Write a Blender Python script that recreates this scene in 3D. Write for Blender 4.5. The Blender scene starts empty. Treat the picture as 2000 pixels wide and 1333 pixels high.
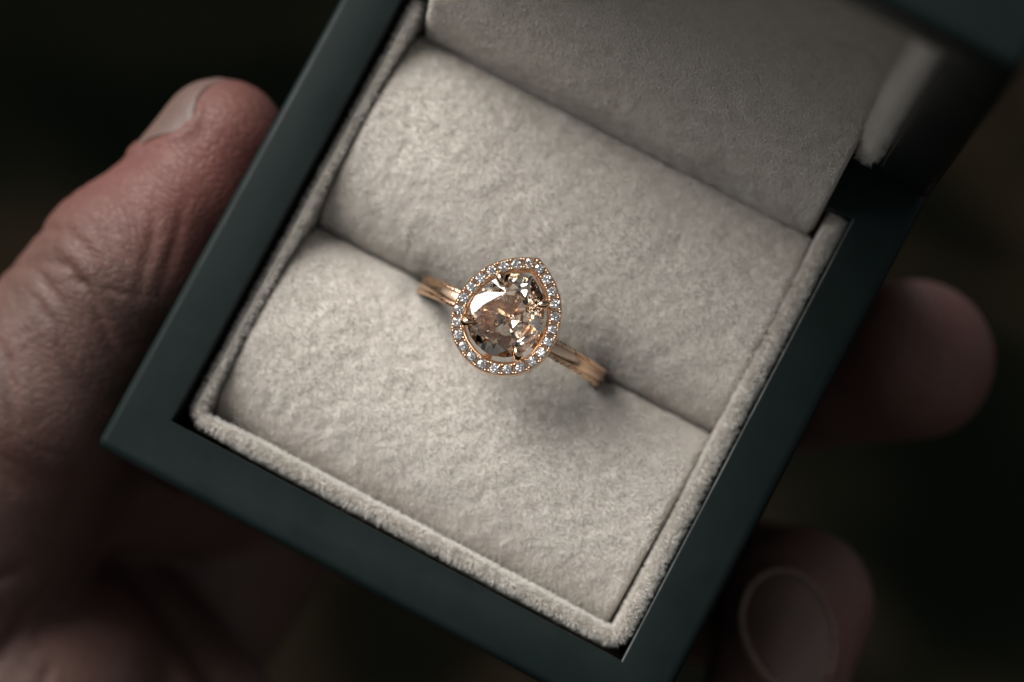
import bpy, bmesh, math, random
import numpy as np
from mathutils import Matrix, Vector

random.seed(7)
RNG = np.random.default_rng(7)
MM = 0.001
C = bpy.context.scene.collection
scene = bpy.context.scene

# ------------------------------------------------------------------ frame of the box, camera, sky, sun
# Everything on the box is laid out in millimetres in the box's own frame (x along its front edge, y towards the hinge,
# z out of its open face); BOX turns that frame into the world, where the hand holds the box tilted above the ground.
up = np.array([-0.04, 0.66, 0.75]); up /= np.linalg.norm(up)
wx = np.cross(np.array([0.0, 1.0, 0.0]), up); wx /= np.linalg.norm(wx)
wy = np.cross(up, wx)
ROT = np.array([wx, wy, up])
BOX = Matrix([list(r) for r in ROT]).to_4x4()

CAM_R = np.array([[0.88306, 0.46878, -0.02141], [-0.46328, 0.87815, 0.11923], [0.07469, -0.09537, 0.99264]])
CAM_C = np.array([21.431, -28.020, 272.750])
cam_data = bpy.data.cameras.new("camera")
cam = bpy.data.objects.new("camera", cam_data); C.objects.link(cam)
m = Matrix([list(r) for r in CAM_R.T]).to_4x4()
m.translation = Vector(CAM_C * MM)
cam.matrix_world = BOX @ m
cam_data.sensor_width = 36; cam_data.lens = 100
cam_data.clip_start = 0.005; cam_data.clip_end = 400
cam_data.dof.use_dof = True
cam_data.dof.focus_distance = 0.2665
cam_data.dof.aperture_fstop = 12.0
scene.camera = cam

SUN_BOX = np.array([-0.73, 0.34, 0.62]); SUN_BOX /= np.linalg.norm(SUN_BOX)
s = ROT @ SUN_BOX
world = bpy.data.worlds.new("World"); scene.world = world; world.use_nodes = True
wn = world.node_tree
sky = wn.nodes.new("ShaderNodeTexSky"); sky.sky_type = 'NISHITA'; sky.sun_disc = False
sky.sun_elevation = math.asin(s[2]); sky.sun_rotation = math.atan2(s[0], s[1])
sky.air_density = 1.0; sky.dust_density = 3.0; sky.ozone_density = 1.0
bg = wn.nodes["Background"]; bg.inputs["Strength"].default_value = 0.060
hs = wn.nodes.new("ShaderNodeHueSaturation"); hs.inputs["Saturation"].default_value = 0.15     # a veiled, greyish sky
wn.links.new(sky.outputs[0], hs.inputs["Color"]); wn.links.new(hs.outputs[0], bg.inputs["Color"])
sun_data = bpy.data.lights.new("sun", 'SUN'); sun_data.energy = 4.25; sun_data.angle = math.radians(48)
sun_data.color = (1.0, 0.99, 0.965)
sun = bpy.data.objects.new("sun", sun_data); C.objects.link(sun)
sun.rotation_euler = Vector(s).to_track_quat('Z', 'Y').to_euler()

scene.view_settings.view_transform = 'Standard'; scene.view_settings.look = 'None'
scene.view_settings.exposure = 0.0; scene.view_settings.gamma = 1.0
scene.view_settings.use_curve_mapping = False
scene.render.engine = 'CYCLES'
cy = scene.cycles
cy.max_bounces = 20; cy.transmission_bounces = 16; cy.glossy_bounces = 8; cy.diffuse_bounces = 4
cy.transparent_max_bounces = 8; cy.sample_clamp_indirect = 6; cy.caustics_reflective = False; cy.caustics_refractive = True
cy.use_denoising = True
cy.blur_glossy = 0.2

# ------------------------------------------------------------------ helpers
def link(name, data, parent=None, mat=None):
    o = bpy.data.objects.new(name, data); C.objects.link(o)
    if mat: data.materials.append(mat)
    if parent: o.parent = parent
    return o

def mesh(name, V, F, mat, parent=None, smooth=True):
    me = bpy.data.meshes.new(name)
    me.from_pydata((np.asarray(V, float) * MM).tolist(), [], [list(map(int, f)) for f in F])
    me.validate(); me.update()
    if smooth:
        me.polygons.foreach_set("use_smooth", [True] * len(me.polygons))
    return link(name, me, parent, mat)

def mesh_from_bm(name, bm, mat, parent=None, smooth_angle=35):
    for v in bm.verts: v.co *= MM
    bmesh.ops.recalc_face_normals(bm, faces=bm.faces)
    me = bpy.data.meshes.new(name); bm.to_mesh(me); bm.free()
    if smooth_angle:
        me.polygons.foreach_set("use_smooth", [True] * len(me.polygons))
        me.set_sharp_from_angle(angle=math.radians(smooth_angle))
    return link(name, me, parent, mat)

def thing(name, label, cat):
    o = bpy.data.objects.new(name, None); C.objects.link(o)
    o.matrix_world = BOX; o.empty_display_size = 0.01
    o['label'] = label; o['category'] = cat
    return o

def new_mat(name):
    mt = bpy.data.materials.new(name); mt.use_nodes = True
    nt = mt.node_tree; b = nt.nodes["Principled BSDF"]
    return mt, nt, b

def N(nt, kind, **kw):
    n = nt.nodes.new(kind)
    for k, v in kw.items():
        if k in n.inputs: n.inputs[k].default_value = v
        else: setattr(n, k, v)
    return n

def obj_noise(nt, scale, detail=3, rough=0.55, scl=(1, 1, 1)):
    tc = N(nt, "ShaderNodeTexCoord"); mp = N(nt, "ShaderNodeMapping"); mp.inputs["Scale"].default_value = scl
    nz = N(nt, "ShaderNodeTexNoise", Scale=scale, Detail=detail, Roughness=rough)
    nt.links.new(tc.outputs["Object"], mp.inputs["Vector"]); nt.links.new(mp.outputs[0], nz.inputs["Vector"])
    return nz

def ramp(nt, src, stops):
    r = N(nt, "ShaderNodeValToRGB"); e = r.color_ramp.elements
    while len(e) < len(stops): e.new(0.5)
    for i, (p, c) in enumerate(stops):
        e[i].position = p; e[i].color = (*c, 1) if len(c) == 3 else c
    nt.links.new(src, r.inputs[0]); return r

def noise3(P, seed, scale):
    """smooth value noise in numpy; P in mm, one lattice cell per `scale` mm"""
    P = np.asarray(P, float) / scale
    i = np.floor(P).astype(np.int64); f = P - i; f = f * f * (3 - 2 * f)
    def h(a):
        n = (a[..., 0] * 374761393 + a[..., 1] * 668265263 + a[..., 2] * 2147483647 + seed * 974711) & 0xFFFFFFFF
        n = ((n ^ (n >> 13)) * 1274126177) & 0xFFFFFFFF
        n = ((n ^ (n >> 16)) * 2246822519) & 0xFFFFFFFF
        return ((n >> 8) & 0xFFFF) / 65535.0
    out = 0
    for dx in (0, 1):
        for dy in (0, 1):
            for dz in (0, 1):
                w = (f[..., 0] if dx else 1 - f[..., 0]) * (f[..., 1] if dy else 1 - f[..., 1]) * (f[..., 2] if dz else 1 - f[..., 2])
                out = out + w * h(i + np.array([dx, dy, dz]))
    return out * 2 - 1

# ------------------------------------------------------------------ materials
def make_paint():
    mt, nt, b = new_mat("green_satin_paint")
    nz = obj_noise(nt, 160, 4)
    r = ramp(nt, nz.outputs["Fac"], [(0.3, (0.0065, 0.0120, 0.0112)), (0.7, (0.0085, 0.0148, 0.0138))])
    nt.links.new(r.outputs[0], b.inputs["Base Color"])
    n2 = obj_noise(nt, 420, 5, 0.7)
    r2 = ramp(nt, n2.outputs["Fac"], [(0.3, (0.40,) * 3), (0.75, (0.56,) * 3)])
    n6 = obj_noise(nt, 70, 4, 0.65, (1, 0.6, 1)); r6 = ramp(nt, n6.outputs["Fac"], [(0.42, (0.0,) * 3), (0.66, (1.0,) * 3)])
    m6 = N(nt, "ShaderNodeMixRGB"); m6.inputs[2].default_value = (0.27, 0.27, 0.27, 1)
    k6 = N(nt, "ShaderNodeMath", operation='MULTIPLY'); k6.inputs[1].default_value = 0.6
    nt.links.new(r6.outputs[0], k6.inputs[0]); nt.links.new(k6.outputs[0], m6.inputs[0]); nt.links.new(r2.outputs[0], m6.inputs[1])
    nt.links.new(m6.outputs[0], b.inputs["Roughness"])
    # a small curved scuff near the front left corner
    tg = N(nt, "ShaderNodeTexCoord"); ds = N(nt, "ShaderNodeVectorMath", operation='DISTANCE'); ds.inputs[1].default_value = (-0.0252, -0.0244, 0)
    nt.links.new(tg.outputs["Object"], ds.inputs[0])
    sf = ramp(nt, ds.outputs["Value"], [(0.0, (0, 0, 0)), (0.0018, (0, 0, 0)), (0.0022, (1, 1, 1)), (0.0027, (0, 0, 0))])
    dx = N(nt, "ShaderNodeVectorMath", operation='DISTANCE'); dx.inputs[1].default_value = (-0.0270, -0.0258, 0)
    nt.links.new(tg.outputs["Object"], dx.inputs[0])
    sg = ramp(nt, dx.outputs["Value"], [(0.0010, (1, 1, 1)), (0.0018, (0, 0, 0))])
    sm_ = N(nt, "ShaderNodeMath", operation='MULTIPLY'); nt.links.new(sf.outputs[0], sm_.inputs[0]); nt.links.new(sg.outputs[0], sm_.inputs[1])
    n3 = obj_noise(nt, 2600, 3, 0.6)
    bp = N(nt, "ShaderNodeBump", Strength=0.12, Distance=0.00005)
    nt.links.new(n3.outputs["Fac"], bp.inputs["Height"]); nt.links.new(bp.outputs[0], b.inputs["Normal"])
    # pale dust specks stuck in the paint
    tc = N(nt, "ShaderNodeTexCoord"); vo = N(nt, "ShaderNodeTexVoronoi", Scale=260)
    nt.links.new(tc.outputs["Object"], vo.inputs["Vector"])
    r4 = ramp(nt, vo.outputs["Distance"], [(0.022, (1, 1, 1)), (0.034, (0, 0, 0))])
    n5 = obj_noise(nt, 95, 2); r5 = ramp(nt, n5.outputs["Fac"], [(0.56, (0, 0, 0)), (0.6, (1, 1, 1))])
    mu = N(nt, "ShaderNodeMath", operation='MULTIPLY'); nt.links.new(r4.outputs[0], mu.inputs[0]); nt.links.new(r5.outputs[0], mu.inputs[1])
    mx = N(nt, "ShaderNodeMixRGB"); nt.links.new(mu.outputs[0], mx.inputs[0]); nt.links.new(r.outputs[0], mx.inputs[1])
    mx.inputs[2].default_value = (0.11, 0.12, 0.11, 1)
    m3 = N(nt, "ShaderNodeMixRGB"); nt.links.new(sm_.outputs[0], m3.inputs[0]); nt.links.new(mx.outputs[0], m3.inputs[1])
    m3.inputs[2].default_value = (0.002, 0.003, 0.003, 1)
    nt.links.new(m3.outputs[0], b.inputs["Base Color"])
    b.inputs["Specular IOR Level"].default_value = 0.12
    return mt

def make_suede(name, a, c):
    mt, nt, b = new_mat(name)
    nz = obj_noise(nt, 700, 5, 0.65)
    r = ramp(nt, nz.outputs["Fac"], [(0.3, a), (0.7, c)])
    nt.links.new(r.outputs[0], b.inputs["Base Color"])
    b.inputs["Roughness"].default_value = 0.95; b.inputs["Specular IOR Level"].default_value = 0.1
    n3 = obj_noise(nt, 3200, 4, 0.7)
    bp = N(nt, "ShaderNodeBump", Strength=0.5, Distance=0.0002)
    nt.links.new(n3.outputs["Fac"], bp.inputs["Height"]); nt.links.new(bp.outputs[0], b.inputs["Normal"])
    return mt

def make_pile():
    mt, nt, b = new_mat("suede_pile")
    hi = N(nt, "ShaderNodeHairInfo")
    r = ramp(nt, hi.outputs["Random"], [(0.0, (0.71, 0.668, 0.612)), (1.0, (0.86, 0.82, 0.765))])
    nt.links.new(r.outputs[0], b.inputs["Base Color"])
    b.inputs["Roughness"].default_value = 0.8; b.inputs["Specular IOR Level"].default_value = 0.15
    return mt

def make_gold():
    mt, nt, b = new_mat("rose_gold")
    b.inputs["Metallic"].default_value = 1.0
    b.inputs["Base Color"].default_value = (0.86, 0.605, 0.42, 1)
    nz = obj_noise(nt, 1500, 4, 0.6)
    r = ramp(nt, nz.outputs["Fac"], [(0.3, (0.14,) * 3), (0.75, (0.26,) * 3)])
    nt.links.new(r.outputs[0], b.inputs["Roughness"])
    n2 = obj_noise(nt, 3800, 2, 0.5, (1, 0.25, 1))
    bp = N(nt, "ShaderNodeBump", Strength=0.10, Distance=0.00006)
    nt.links.new(n2.outputs["Fac"], bp.inputs["Height"]); nt.links.new(bp.outputs[0], b.inputs["Normal"])
    return mt

def make_gem(name, col, ior):
    mt, nt, b = new_mat(name)
    nt.nodes.remove(b)
    g = N(nt, "ShaderNodeBsdfGlass"); g.inputs["Color"].default_value = (*col, 1)
    g.inputs["Roughness"].default_value = 0.0; g.inputs["IOR"].default_value = ior
    nt.links.new(g.outputs[0], nt.nodes["Material Output"].inputs["Surface"])
    return mt

def make_skin():
    mt, nt, b = new_mat("skin")
    at = N(nt, "ShaderNodeVertexColor"); at.layer_name = "blush"
    nz = obj_noise(nt, 240, 5, 0.65)
    r = ramp(nt, nz.outputs["Fac"], [(0.3, (0.102, 0.058, 0.047)), (0.72, (0.142, 0.083, 0.067))])
    mx = N(nt, "ShaderNodeMixRGB"); nt.links.new(at.outputs["Color"], mx.inputs[0])
    nt.links.new(r.outputs[0], mx.inputs[1]); mx.inputs[2].default_value = (0.185, 0.060, 0.050, 1)
    # fine dark lines of the skin's creases
    vo = N(nt, "ShaderNodeTexVoronoi", Scale=900, feature='DISTANCE_TO_EDGE')
    tc = N(nt, "ShaderNodeTexCoord"); mp = N(nt, "ShaderNodeMapping"); mp.inputs["Scale"].default_value = (0.8, 1.7, 1.0)
    wz = N(nt, "ShaderNodeTexNoise", Scale=300, Detail=3)
    ad = N(nt, "ShaderNodeMixRGB", blend_type='ADD'); ad.inputs[0].default_value = 0.004
    nt.links.new(tc.outputs["Object"], mp.inputs[0]); nt.links.new(tc.outputs["Object"], wz.inputs["Vector"])
    nt.links.new(mp.outputs[0], ad.inputs[1]); nt.links.new(wz.outputs["Color"], ad.inputs[2])
    nt.links.new(ad.outputs[0], vo.inputs["Vector"])
    r2 = ramp(nt, vo.outputs["Distance"], [(0.0, (0.0,) * 3), (0.16, (1.0,) * 3)])
    nt.links.new(mx.outputs[0], b.inputs["Base Color"])
    bp = N(nt, "ShaderNodeBump", Strength=0.5, Distance=0.00012)
    nt.links.new(r2.outputs[0], bp.inputs["Height"])
    n4 = obj_noise(nt, 1800, 4, 0.7)
    bp2 = N(nt, "ShaderNodeBump", Strength=0.35, Distance=0.00015)
    nt.links.new(n4.outputs["Fac"], bp2.inputs["Height"]); nt.links.new(bp.outputs[0], bp2.inputs["Normal"])
    nt.links.new(bp2.outputs[0], b.inputs["Normal"])
    b.inputs["Roughness"].default_value = 0.52; b.inputs["Specular IOR Level"].default_value = 0.4
    b.inputs["Subsurface Weight"].default_value = 0.14
    b.inputs["Subsurface Radius"].default_value = (1.0, 0.35, 0.2); b.inputs["Subsurface Scale"].default_value = 0.0022
    return mt

def make_nail():
    mt, nt, b = new_mat("fingernail")
    nz = obj_noise(nt, 260, 3, 0.5, (1, 0.3, 1))
    r = ramp(nt, nz.outputs["Fac"], [(0.3, (0.130, 0.080, 0.066)), (0.7, (0.165, 0.104, 0.087))])
    nt.links.new(r.outputs[0], b.inputs["Base Color"])
    b.inputs["Roughness"].default_value = 0.5
    b.inputs["Subsurface Weight"].default_value = 0.2
    b.inputs["Subsurface Radius"].default_value = (1.0, 0.4, 0.25); b.inputs["Subsurface Scale"].default_value = 0.0015
    return mt

GSEED = 1.3
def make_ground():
    mt, nt, b = new_mat("shade_toned_soil_and_moss")
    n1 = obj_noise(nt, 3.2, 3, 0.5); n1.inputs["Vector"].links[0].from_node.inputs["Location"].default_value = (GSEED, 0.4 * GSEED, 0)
    r1 = ramp(nt, n1.outputs["Fac"], [(0.40, (0.0022, 0.0028, 0.0019)), (0.48, (0.0048, 0.0052, 0.0036)), (0.56, (0.0180, 0.0134, 0.0082)), (0.62, (0.0040, 0.0036, 0.0024)), (0.70, (0.0030, 0.0040, 0.0028))])  # shade lying over the ground is put into these near-black tones
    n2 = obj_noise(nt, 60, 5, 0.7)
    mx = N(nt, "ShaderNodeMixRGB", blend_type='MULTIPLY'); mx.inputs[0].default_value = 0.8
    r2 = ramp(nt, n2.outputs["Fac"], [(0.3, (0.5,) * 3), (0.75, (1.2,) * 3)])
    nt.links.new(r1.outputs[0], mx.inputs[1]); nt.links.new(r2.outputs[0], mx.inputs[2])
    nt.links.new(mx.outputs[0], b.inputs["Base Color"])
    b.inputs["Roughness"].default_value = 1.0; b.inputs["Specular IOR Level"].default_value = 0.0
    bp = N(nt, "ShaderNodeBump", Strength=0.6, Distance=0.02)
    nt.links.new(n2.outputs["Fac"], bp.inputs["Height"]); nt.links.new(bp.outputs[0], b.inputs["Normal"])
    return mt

CUTICLE_GLINT, cnt_, cb_ = new_mat("cuticle_fold_highlight")
cb_.inputs["Base Color"].default_value = (0.25, 0.18, 0.145, 1); cb_.inputs["Roughness"].default_value = 0.6  # pale cuticle line with the nail fold's highlight put into its colour
PAINT = make_paint()
EDGE_GLINT, wnt, wb = new_mat("painted_edge_glint")  # thin highlight on the rim's inner edge, painted as a pale broken colour
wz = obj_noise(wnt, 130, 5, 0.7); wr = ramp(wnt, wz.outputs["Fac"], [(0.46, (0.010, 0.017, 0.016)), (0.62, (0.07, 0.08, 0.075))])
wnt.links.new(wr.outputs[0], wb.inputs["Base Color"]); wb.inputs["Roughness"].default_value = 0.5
SUEDE = make_suede("ivory_suede", (0.60, 0.552, 0.495), (0.70, 0.65, 0.59))
BACKING = make_suede("lining_backing", (0.26, 0.20, 0.135), (0.31, 0.24, 0.165))
PILE = make_pile()
GOLD = make_gold()
SKIN = make_skin(); NAIL = make_nail()
CHAMPAGNE = make_gem("champagne_stone", (0.945, 0.915, 0.882), 2.25)
DIAMOND = make_gem("clear_diamond", (0.99, 0.985, 0.98), 2.42)

# ------------------------------------------------------------------ ground
bm = bmesh.new()
n = 24
ticks = [-300, -120, -50, -20, -10, -6, -4, -3, -2.2, -1.5, -1, -.5, 0, .5, 1, 1.5, 2.2, 3, 4, 6, 10, 20, 50, 120, 300]
grid = [[bm.verts.new((x * 1000, y * 1000, -1150 + 40 * float(noise3(np.array([x * 1000., y * 1000., 0.]), 3, 900)))) for y in ticks] for x in ticks]
for i in range(len(ticks) - 1):
    for j in range(len(ticks) - 1):
        bm.faces.new((grid[i][j], grid[i + 1][j], grid[i + 1][j + 1], grid[i][j + 1]))
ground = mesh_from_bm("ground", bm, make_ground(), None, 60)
ground['kind'] = 'structure'; ground['label'] = 'mossy soil with shade put into its dark colour, far below the held box, out of focus'

# ------------------------------------------------------------------ ring box
box = thing("ring_box", "open dark green ring box lined with ivory suede, resting in the hand", "ring box")
HX, HY, RIM, DEPTH = 30.0, 29.5, 5.5, 40.0

def shell_box(name, depth, cavity, mat, parent):
    """a square tray: open face in the xy plane at z=0, wall RIM wide"""
    bm = bmesh.new()
    def loop(x, y, z): return [bm.verts.new((sx * x, sy * y, z)) for sx, sy in ((-1, -1), (1, -1), (1, 1), (-1, 1))]
    ot, ob = loop(HX, HY, 0), loop(HX, HY, -depth)
    it, ib = loop(HX - RIM, HY - RIM, 0), loop(HX - RIM, HY - RIM, -cavity)
    outer_v, outer_t, inner_t = [], [], []
    for k in range(4):
        q = (k + 1) % 4
        bm.faces.new((ob[k], ob[q], ot[q], ot[k])); bm.faces.new((ot[k], ot[q], it[q], it[k])); bm.faces.new((it[k], it[q], ib[q], ib[k]))
    bm.faces.new(ob[::-1]); bm.faces.new(ib)
    e = lambda a, b: bm.edges.get((a, b))
    big = [e(ot[k], ob[k]) for k in range(4)] + [e(ob[k], ob[(k + 1) % 4]) for k in range(4)] + [e(ot[k], ot[(k + 1) % 4]) for k in range(4)]
    bmesh.ops.bevel(bm, geom=big, offset=0.95, segments=5, profile=0.5, affect='EDGES')
    bm.edges.ensure_lookup_table()
    small = [ed for ed in bm.edges if all(abs(v.co.z) < 1e-4 and abs(v.co.x) < HX - RIM + .01 and abs(v.co.y) < HY - RIM + .01 for v in ed.verts)]
    bmesh.ops.bevel(bm, geom=small, offset=0.18, segments=2, profile=0.5, affect='EDGES')
    glint_faces = [f for f in bm.faces if abs(f.calc_center_median().z) < 0.19 and 0.02 < f.normal.z < 0.999 and f.calc_area() < 20
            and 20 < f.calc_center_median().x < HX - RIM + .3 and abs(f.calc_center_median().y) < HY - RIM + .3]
    for f in glint_faces: f.material_index = 1
    o = mesh_from_bm(name, bm, mat, parent, 30)
    o.data.materials.append(EDGE_GLINT)
    return o

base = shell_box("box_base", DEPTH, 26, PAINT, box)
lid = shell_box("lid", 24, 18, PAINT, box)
LID_Y, LID_TILT = 28.75, math.radians(90)
# lid tray: its open face looks back over the ring (-y); standing on the hinge edge
LIDM = Matrix.Translation((0, LID_Y * MM, (0.5 + HY) * MM)) @ Matrix.Rotation(math.radians(90), 4, 'X')
lid.matrix_local = LIDM
# two hinge barrels let into the back edge
for hx in (-15.0, 15.0):
    V, F = [], []
    for i, x in enumerate((-6, 6)):
        for k in range(14):
            a = 2 * math.pi * k / 14
            V.append((hx + x, 29.9 + 0.9 * math.cos(a), 0.15 + 0.9 * math.sin(a)))
    for k in range(14): F.append((k, (k + 1) % 14, 14 + (k + 1) % 14, 14 + k))
    F.append(tuple(range(13, -1, -1))); F.append(tuple(range(14, 28)))
    mesh("hinge", V, F, GOLD, box)

def tri_sample(V, F, density, keep=None):
    """points spread over a triangulated surface: positions and normals"""
    T = []
    for f in F:
        for k in range(1, len(f) - 1): T.append((f[0], f[k], f[k + 1]))
    T = np.array(T); A, B, D = V[T[:, 0]], V[T[:, 1]], V[T[:, 2]]
    nr = np.cross(B - A, D - A); ar = np.linalg.norm(nr, axis=1) / 2; nr /= (2 * ar[:, None] + 1e-12)
    cen = (A + B + D) / 3
    w = ar.copy()
    if keep is not None: w *= keep(cen, nr)
    cnt = RNG.poisson(w * density)
    idx = np.repeat(np.arange(len(T)), cnt)
    u, v = RNG.random(len(idx)), RNG.random(len(idx)); fl = u + v > 1; u[fl] = 1 - u[fl]; v[fl] = 1 - v[fl]
    P = A[idx] + u[:, None] * (B - A)[idx] + v[:, None] * (D - A)[idx]
    return P, nr[idx]

def add_pile(parent, V, F, density, length, radius, keep=None, lean=0.9, seed=1, clump=1.1):
    P, nr = tri_sample(np.asarray(V, float), F, density, keep)
    if not len(P): return None
    d = np.stack([noise3(P, seed + k, clump) for k in range(3)], 1) * 0.5 + np.stack([noise3(P, seed + 7 + k, 4.5) for k in range(3)], 1) * 0.4
    d += RNG.normal(0, 0.35, P.shape)
    d -= nr * (d * nr).sum(1)[:, None]
    dirn = nr + lean * d; dirn /= np.linalg.norm(dirn, axis=1)[:, None]
    L = length * (0.6 + 0.8 * RNG.random(len(P)))
    bend = RNG.normal(0, 0.18, P.shape) + d * 0.35
    pts = np.stack([P - nr * 0.05, P + dirn * (L * 0.55)[:, None], P + (dirn + bend * 0.6) * L[:, None]], 1)
    cu = bpy.data.hair_curves.new("pile"); cu.add_curves([3] * len(P))
    cu.attributes["position"].data.foreach_set("vector", (pts.reshape(-1) * MM).astype(np.float32))
    at = cu.attributes.get("radius") or cu.attributes.new("radius", 'FLOAT', 'POINT')
    at.data.foreach_set("value", (np.tile([1.0, 0.85, 0.35], len(P)) * radius * MM).astype(np.float32))
    o = link("pile", cu, parent, PILE); o['kind'] = 'stuff'
    return o

def grid_faces(nu, nv, closed_v=False):
    F = []
    for i in range(nu - 1):
        for j in range(nv if closed_v else nv - 1):
            F.append((i * nv + j, (i + 1) * nv + j, (i + 1) * nv + (j + 1) % nv, i * nv + (j + 1) % nv))
    return F

def cushion(y0, y1, left, right, seed):
    """a padded roll along x: round in section, its two ends cut square and softly turned down"""
    nu, nv = 220, 130
    yc, hw = (y0 + y1) / 2, (y1 - y0) / 2
    V = []
    for i in range(nu):
        u = i / (nu - 1)
        for j in range(nv):
            s_ = -1 + 2 * j / (nv - 1)
            # section: vertical flanks below, round crown above
            a = (s_ + 1) / 2 * math.pi
            cy_, sy_ = -math.cos(a), math.sin(a)
            yy = yc + hw * math.copysign(abs(cy_) ** 0.95, cy_)
            zz = -13.0 + 11.0 * max(sy_, 0) ** 0.56
            l, r_ = left(yy), right(yy)
            ue = min(u, 1 - u) * (r_ - l)           # distance to the nearer end
            ro = 0.9
            drop = 0 if ue > ro else ro - math.sqrt(max(0, ro * ro - (ro - ue) ** 2))
            # the shank presses both rolls down a little where it goes in
            g = math.exp(-(((abs(l + u * (r_ - l)) - 10.2) / 1.5) ** 2)) * math.exp(-(((yy + 0.5) / 2.2) ** 2)) * 1.1
            V.append((l + u * (r_ - l), yy, zz - drop - g))
    V = np.array(V)
    # end caps
    F = grid_faces(nu, nv)
    nb = len(V)
    caps = []
    for i, sgn in ((0, 1), (nu - 1, -1)):
        c = len(V); V = np.vstack([V, [[V[i * nv, 0], yc, -13.0]]])
        for j in range(nv - 1):
            t = (i * nv + j, i * nv + j + 1, c)
            caps.append(t if sgn > 0 else t[::-1])
    Fn = [f[::-1] for f in F]
    # lumps of the felt
    me = np.array(V)
    nrm = np.zeros_like(me); nrm[:, 2] = 1
    yn = (me[:, 1] - yc) / hw; nrm[:, 1] = yn * 1.2; nrm /= np.linalg.norm(nrm, axis=1)[:, None]
    amp = 0.085 * noise3(me, seed, 1.05) + 0.05 * noise3(me, seed + 1, 0.65) + 0.14 * noise3(me, seed + 2, 6.0)
    me[:nb] += nrm[:nb] * amp[:nb, None]
    faces = F + caps
    # orientation: make the top face up
    a, b_, c_ = me[faces[len(F) // 2][0]], me[faces[len(F) // 2][1]], me[faces[len(F) // 2][2]]
    if np.cross(b_ - a, c_ - a)[2] < 0: faces = [f[::-1] for f in faces]
    o = mesh("cushion", me, faces, SUEDE, box)
    add_pile(o, me, faces, 62, 0.20, 0.024, lambda c, n: ((c[:, 2] > -11.5)).astype(float) * (np.abs(n[:, 0]) < 0.7), seed=seed + 20)
    return o

c1 = cushion(-21.9, 0.05, lambda y: -22.38, lambda y: 21.75 + 0.022 * (y + 21), 100)
c1['label'] = 'front suede roll below the slot'
c2 = cushion(0.15, 22.2, lambda y: -22.38, lambda y: 22.3 - 0.0016 * (y - 9) ** 2, 200)
c2['label'] = 'rear suede roll between the slot and the lid'

def sweep_strip(name, path, half, top, bottom, seed, parent, matrix=None, ends=True, keep=None, pile=(85, 0.68)):
    """a folded fabric wall: an upside-down U section carried along a path in the xy plane"""
    path = np.array(path, float)
    t = np.gradient(path, axis=0); t /= np.linalg.norm(t, axis=1)[:, None]
    nrm = np.stack([t[:, 1], -t[:, 0]], 1)
    sec = [(-1, bottom), (-1, (top + bottom) / 2), (-1, top - 1)]
    for k in range(1, 8):
        a = math.pi * (1 - k / 8); sec.append((math.cos(a), top - 1 + math.sin(a)))
    sec += [(1, top - 1), (1, (top + bottom) / 2), (1, bottom)]
    nv = len(sec); V = []
    hw_ = np.broadcast_to(half if not callable(half) else [half(p) for p in path], (len(path),))
    sec = [(d, z) for d, z in sec]
    for p, q, h_ in zip(path, nrm, hw_):
        for d, z in sec: V.append((p[0] + q[0] * d * h_, p[1] + q[1] * d * h_, z if z <= (top + bottom) / 2 else top - h_ + (z - (top - 1)) * h_))
    V = np.array(V); V += 0.045 * np.stack([noise3(V, seed + k, 3.0) for k in range(3)], 1)
    F = [f[::-1] for f in grid_faces(len(path), nv)]
    F.append(tuple(range(nv))); F.append(tuple(range((len(path) - 1) * nv, len(path) * nv))[::-1])
    i = len(path) // 2 * nv + nv // 2
    f0 = F[(len(path) // 2) * (nv - 1) + nv // 2]
    if np.cross(V[f0[1]] - V[f0[0]], V[f0[2]] - V[f0[0]])[2] < 0: F = [f[::-1] for f in F]
    o = mesh(name, V, F, SUEDE, parent)
    if matrix is not None: o.matrix_local = matrix
    add_pile(o, V, F, pile[0], pile[1], 0.020, keep, lean=0.7, seed=seed, clump=0.8)
    return o

def rounded_u(x0, x1, yback, yfront, r, step=0.5):
    """left wall forward, round the front corners, right wall back"""
    P = []
    for y in np.arange(yback, yfront + r, -step): P.append((x0, y))
    for a in np.linspace(math.pi, 1.5 * math.pi, 8): P.append((x0 + r + r * math.cos(a), yfront + r + r * math.sin(a)))
    for x in np.arange(x0 + r + step, x1 - r, step): P.append((x, yfront))
    for a in np.linspace(1.5 * math.pi, 2 * math.pi, 8): P.append((x1 - r + r * math.cos(a), yfront + r + r * math.sin(a)))
    for y in np.arange(yfront + r + step, yback, step): P.append((x1, y))
    return P

LEFTX, RIGHTX, FRONTY = -23.22, 23.25, -22.5
def lining_half(p):
    if p[0] < LEFTX + 0.9: return 0.27
    if p[0] > RIGHTX - 0.9: return 0.50
    return 0.27 + (0.46 - 0.27) * min(1, (p[0] - LEFTX - 0.9) / 6) if p[1] < FRONTY + 2 else 0.3
lin = sweep_strip("lining", rounded_u(LEFTX, RIGHTX, 24.4, FRONTY, 1.2), lining_half, -1.7, -13.5, 300, box,
                  keep=lambda c, n: (c[:, 2] > -9) * np.where(c[:, 2] > -3.2, 1.3, 0.4) * np.where(c[:, 0] < -22, 0.7, 1.3), pile=(85, 0.52))
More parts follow.
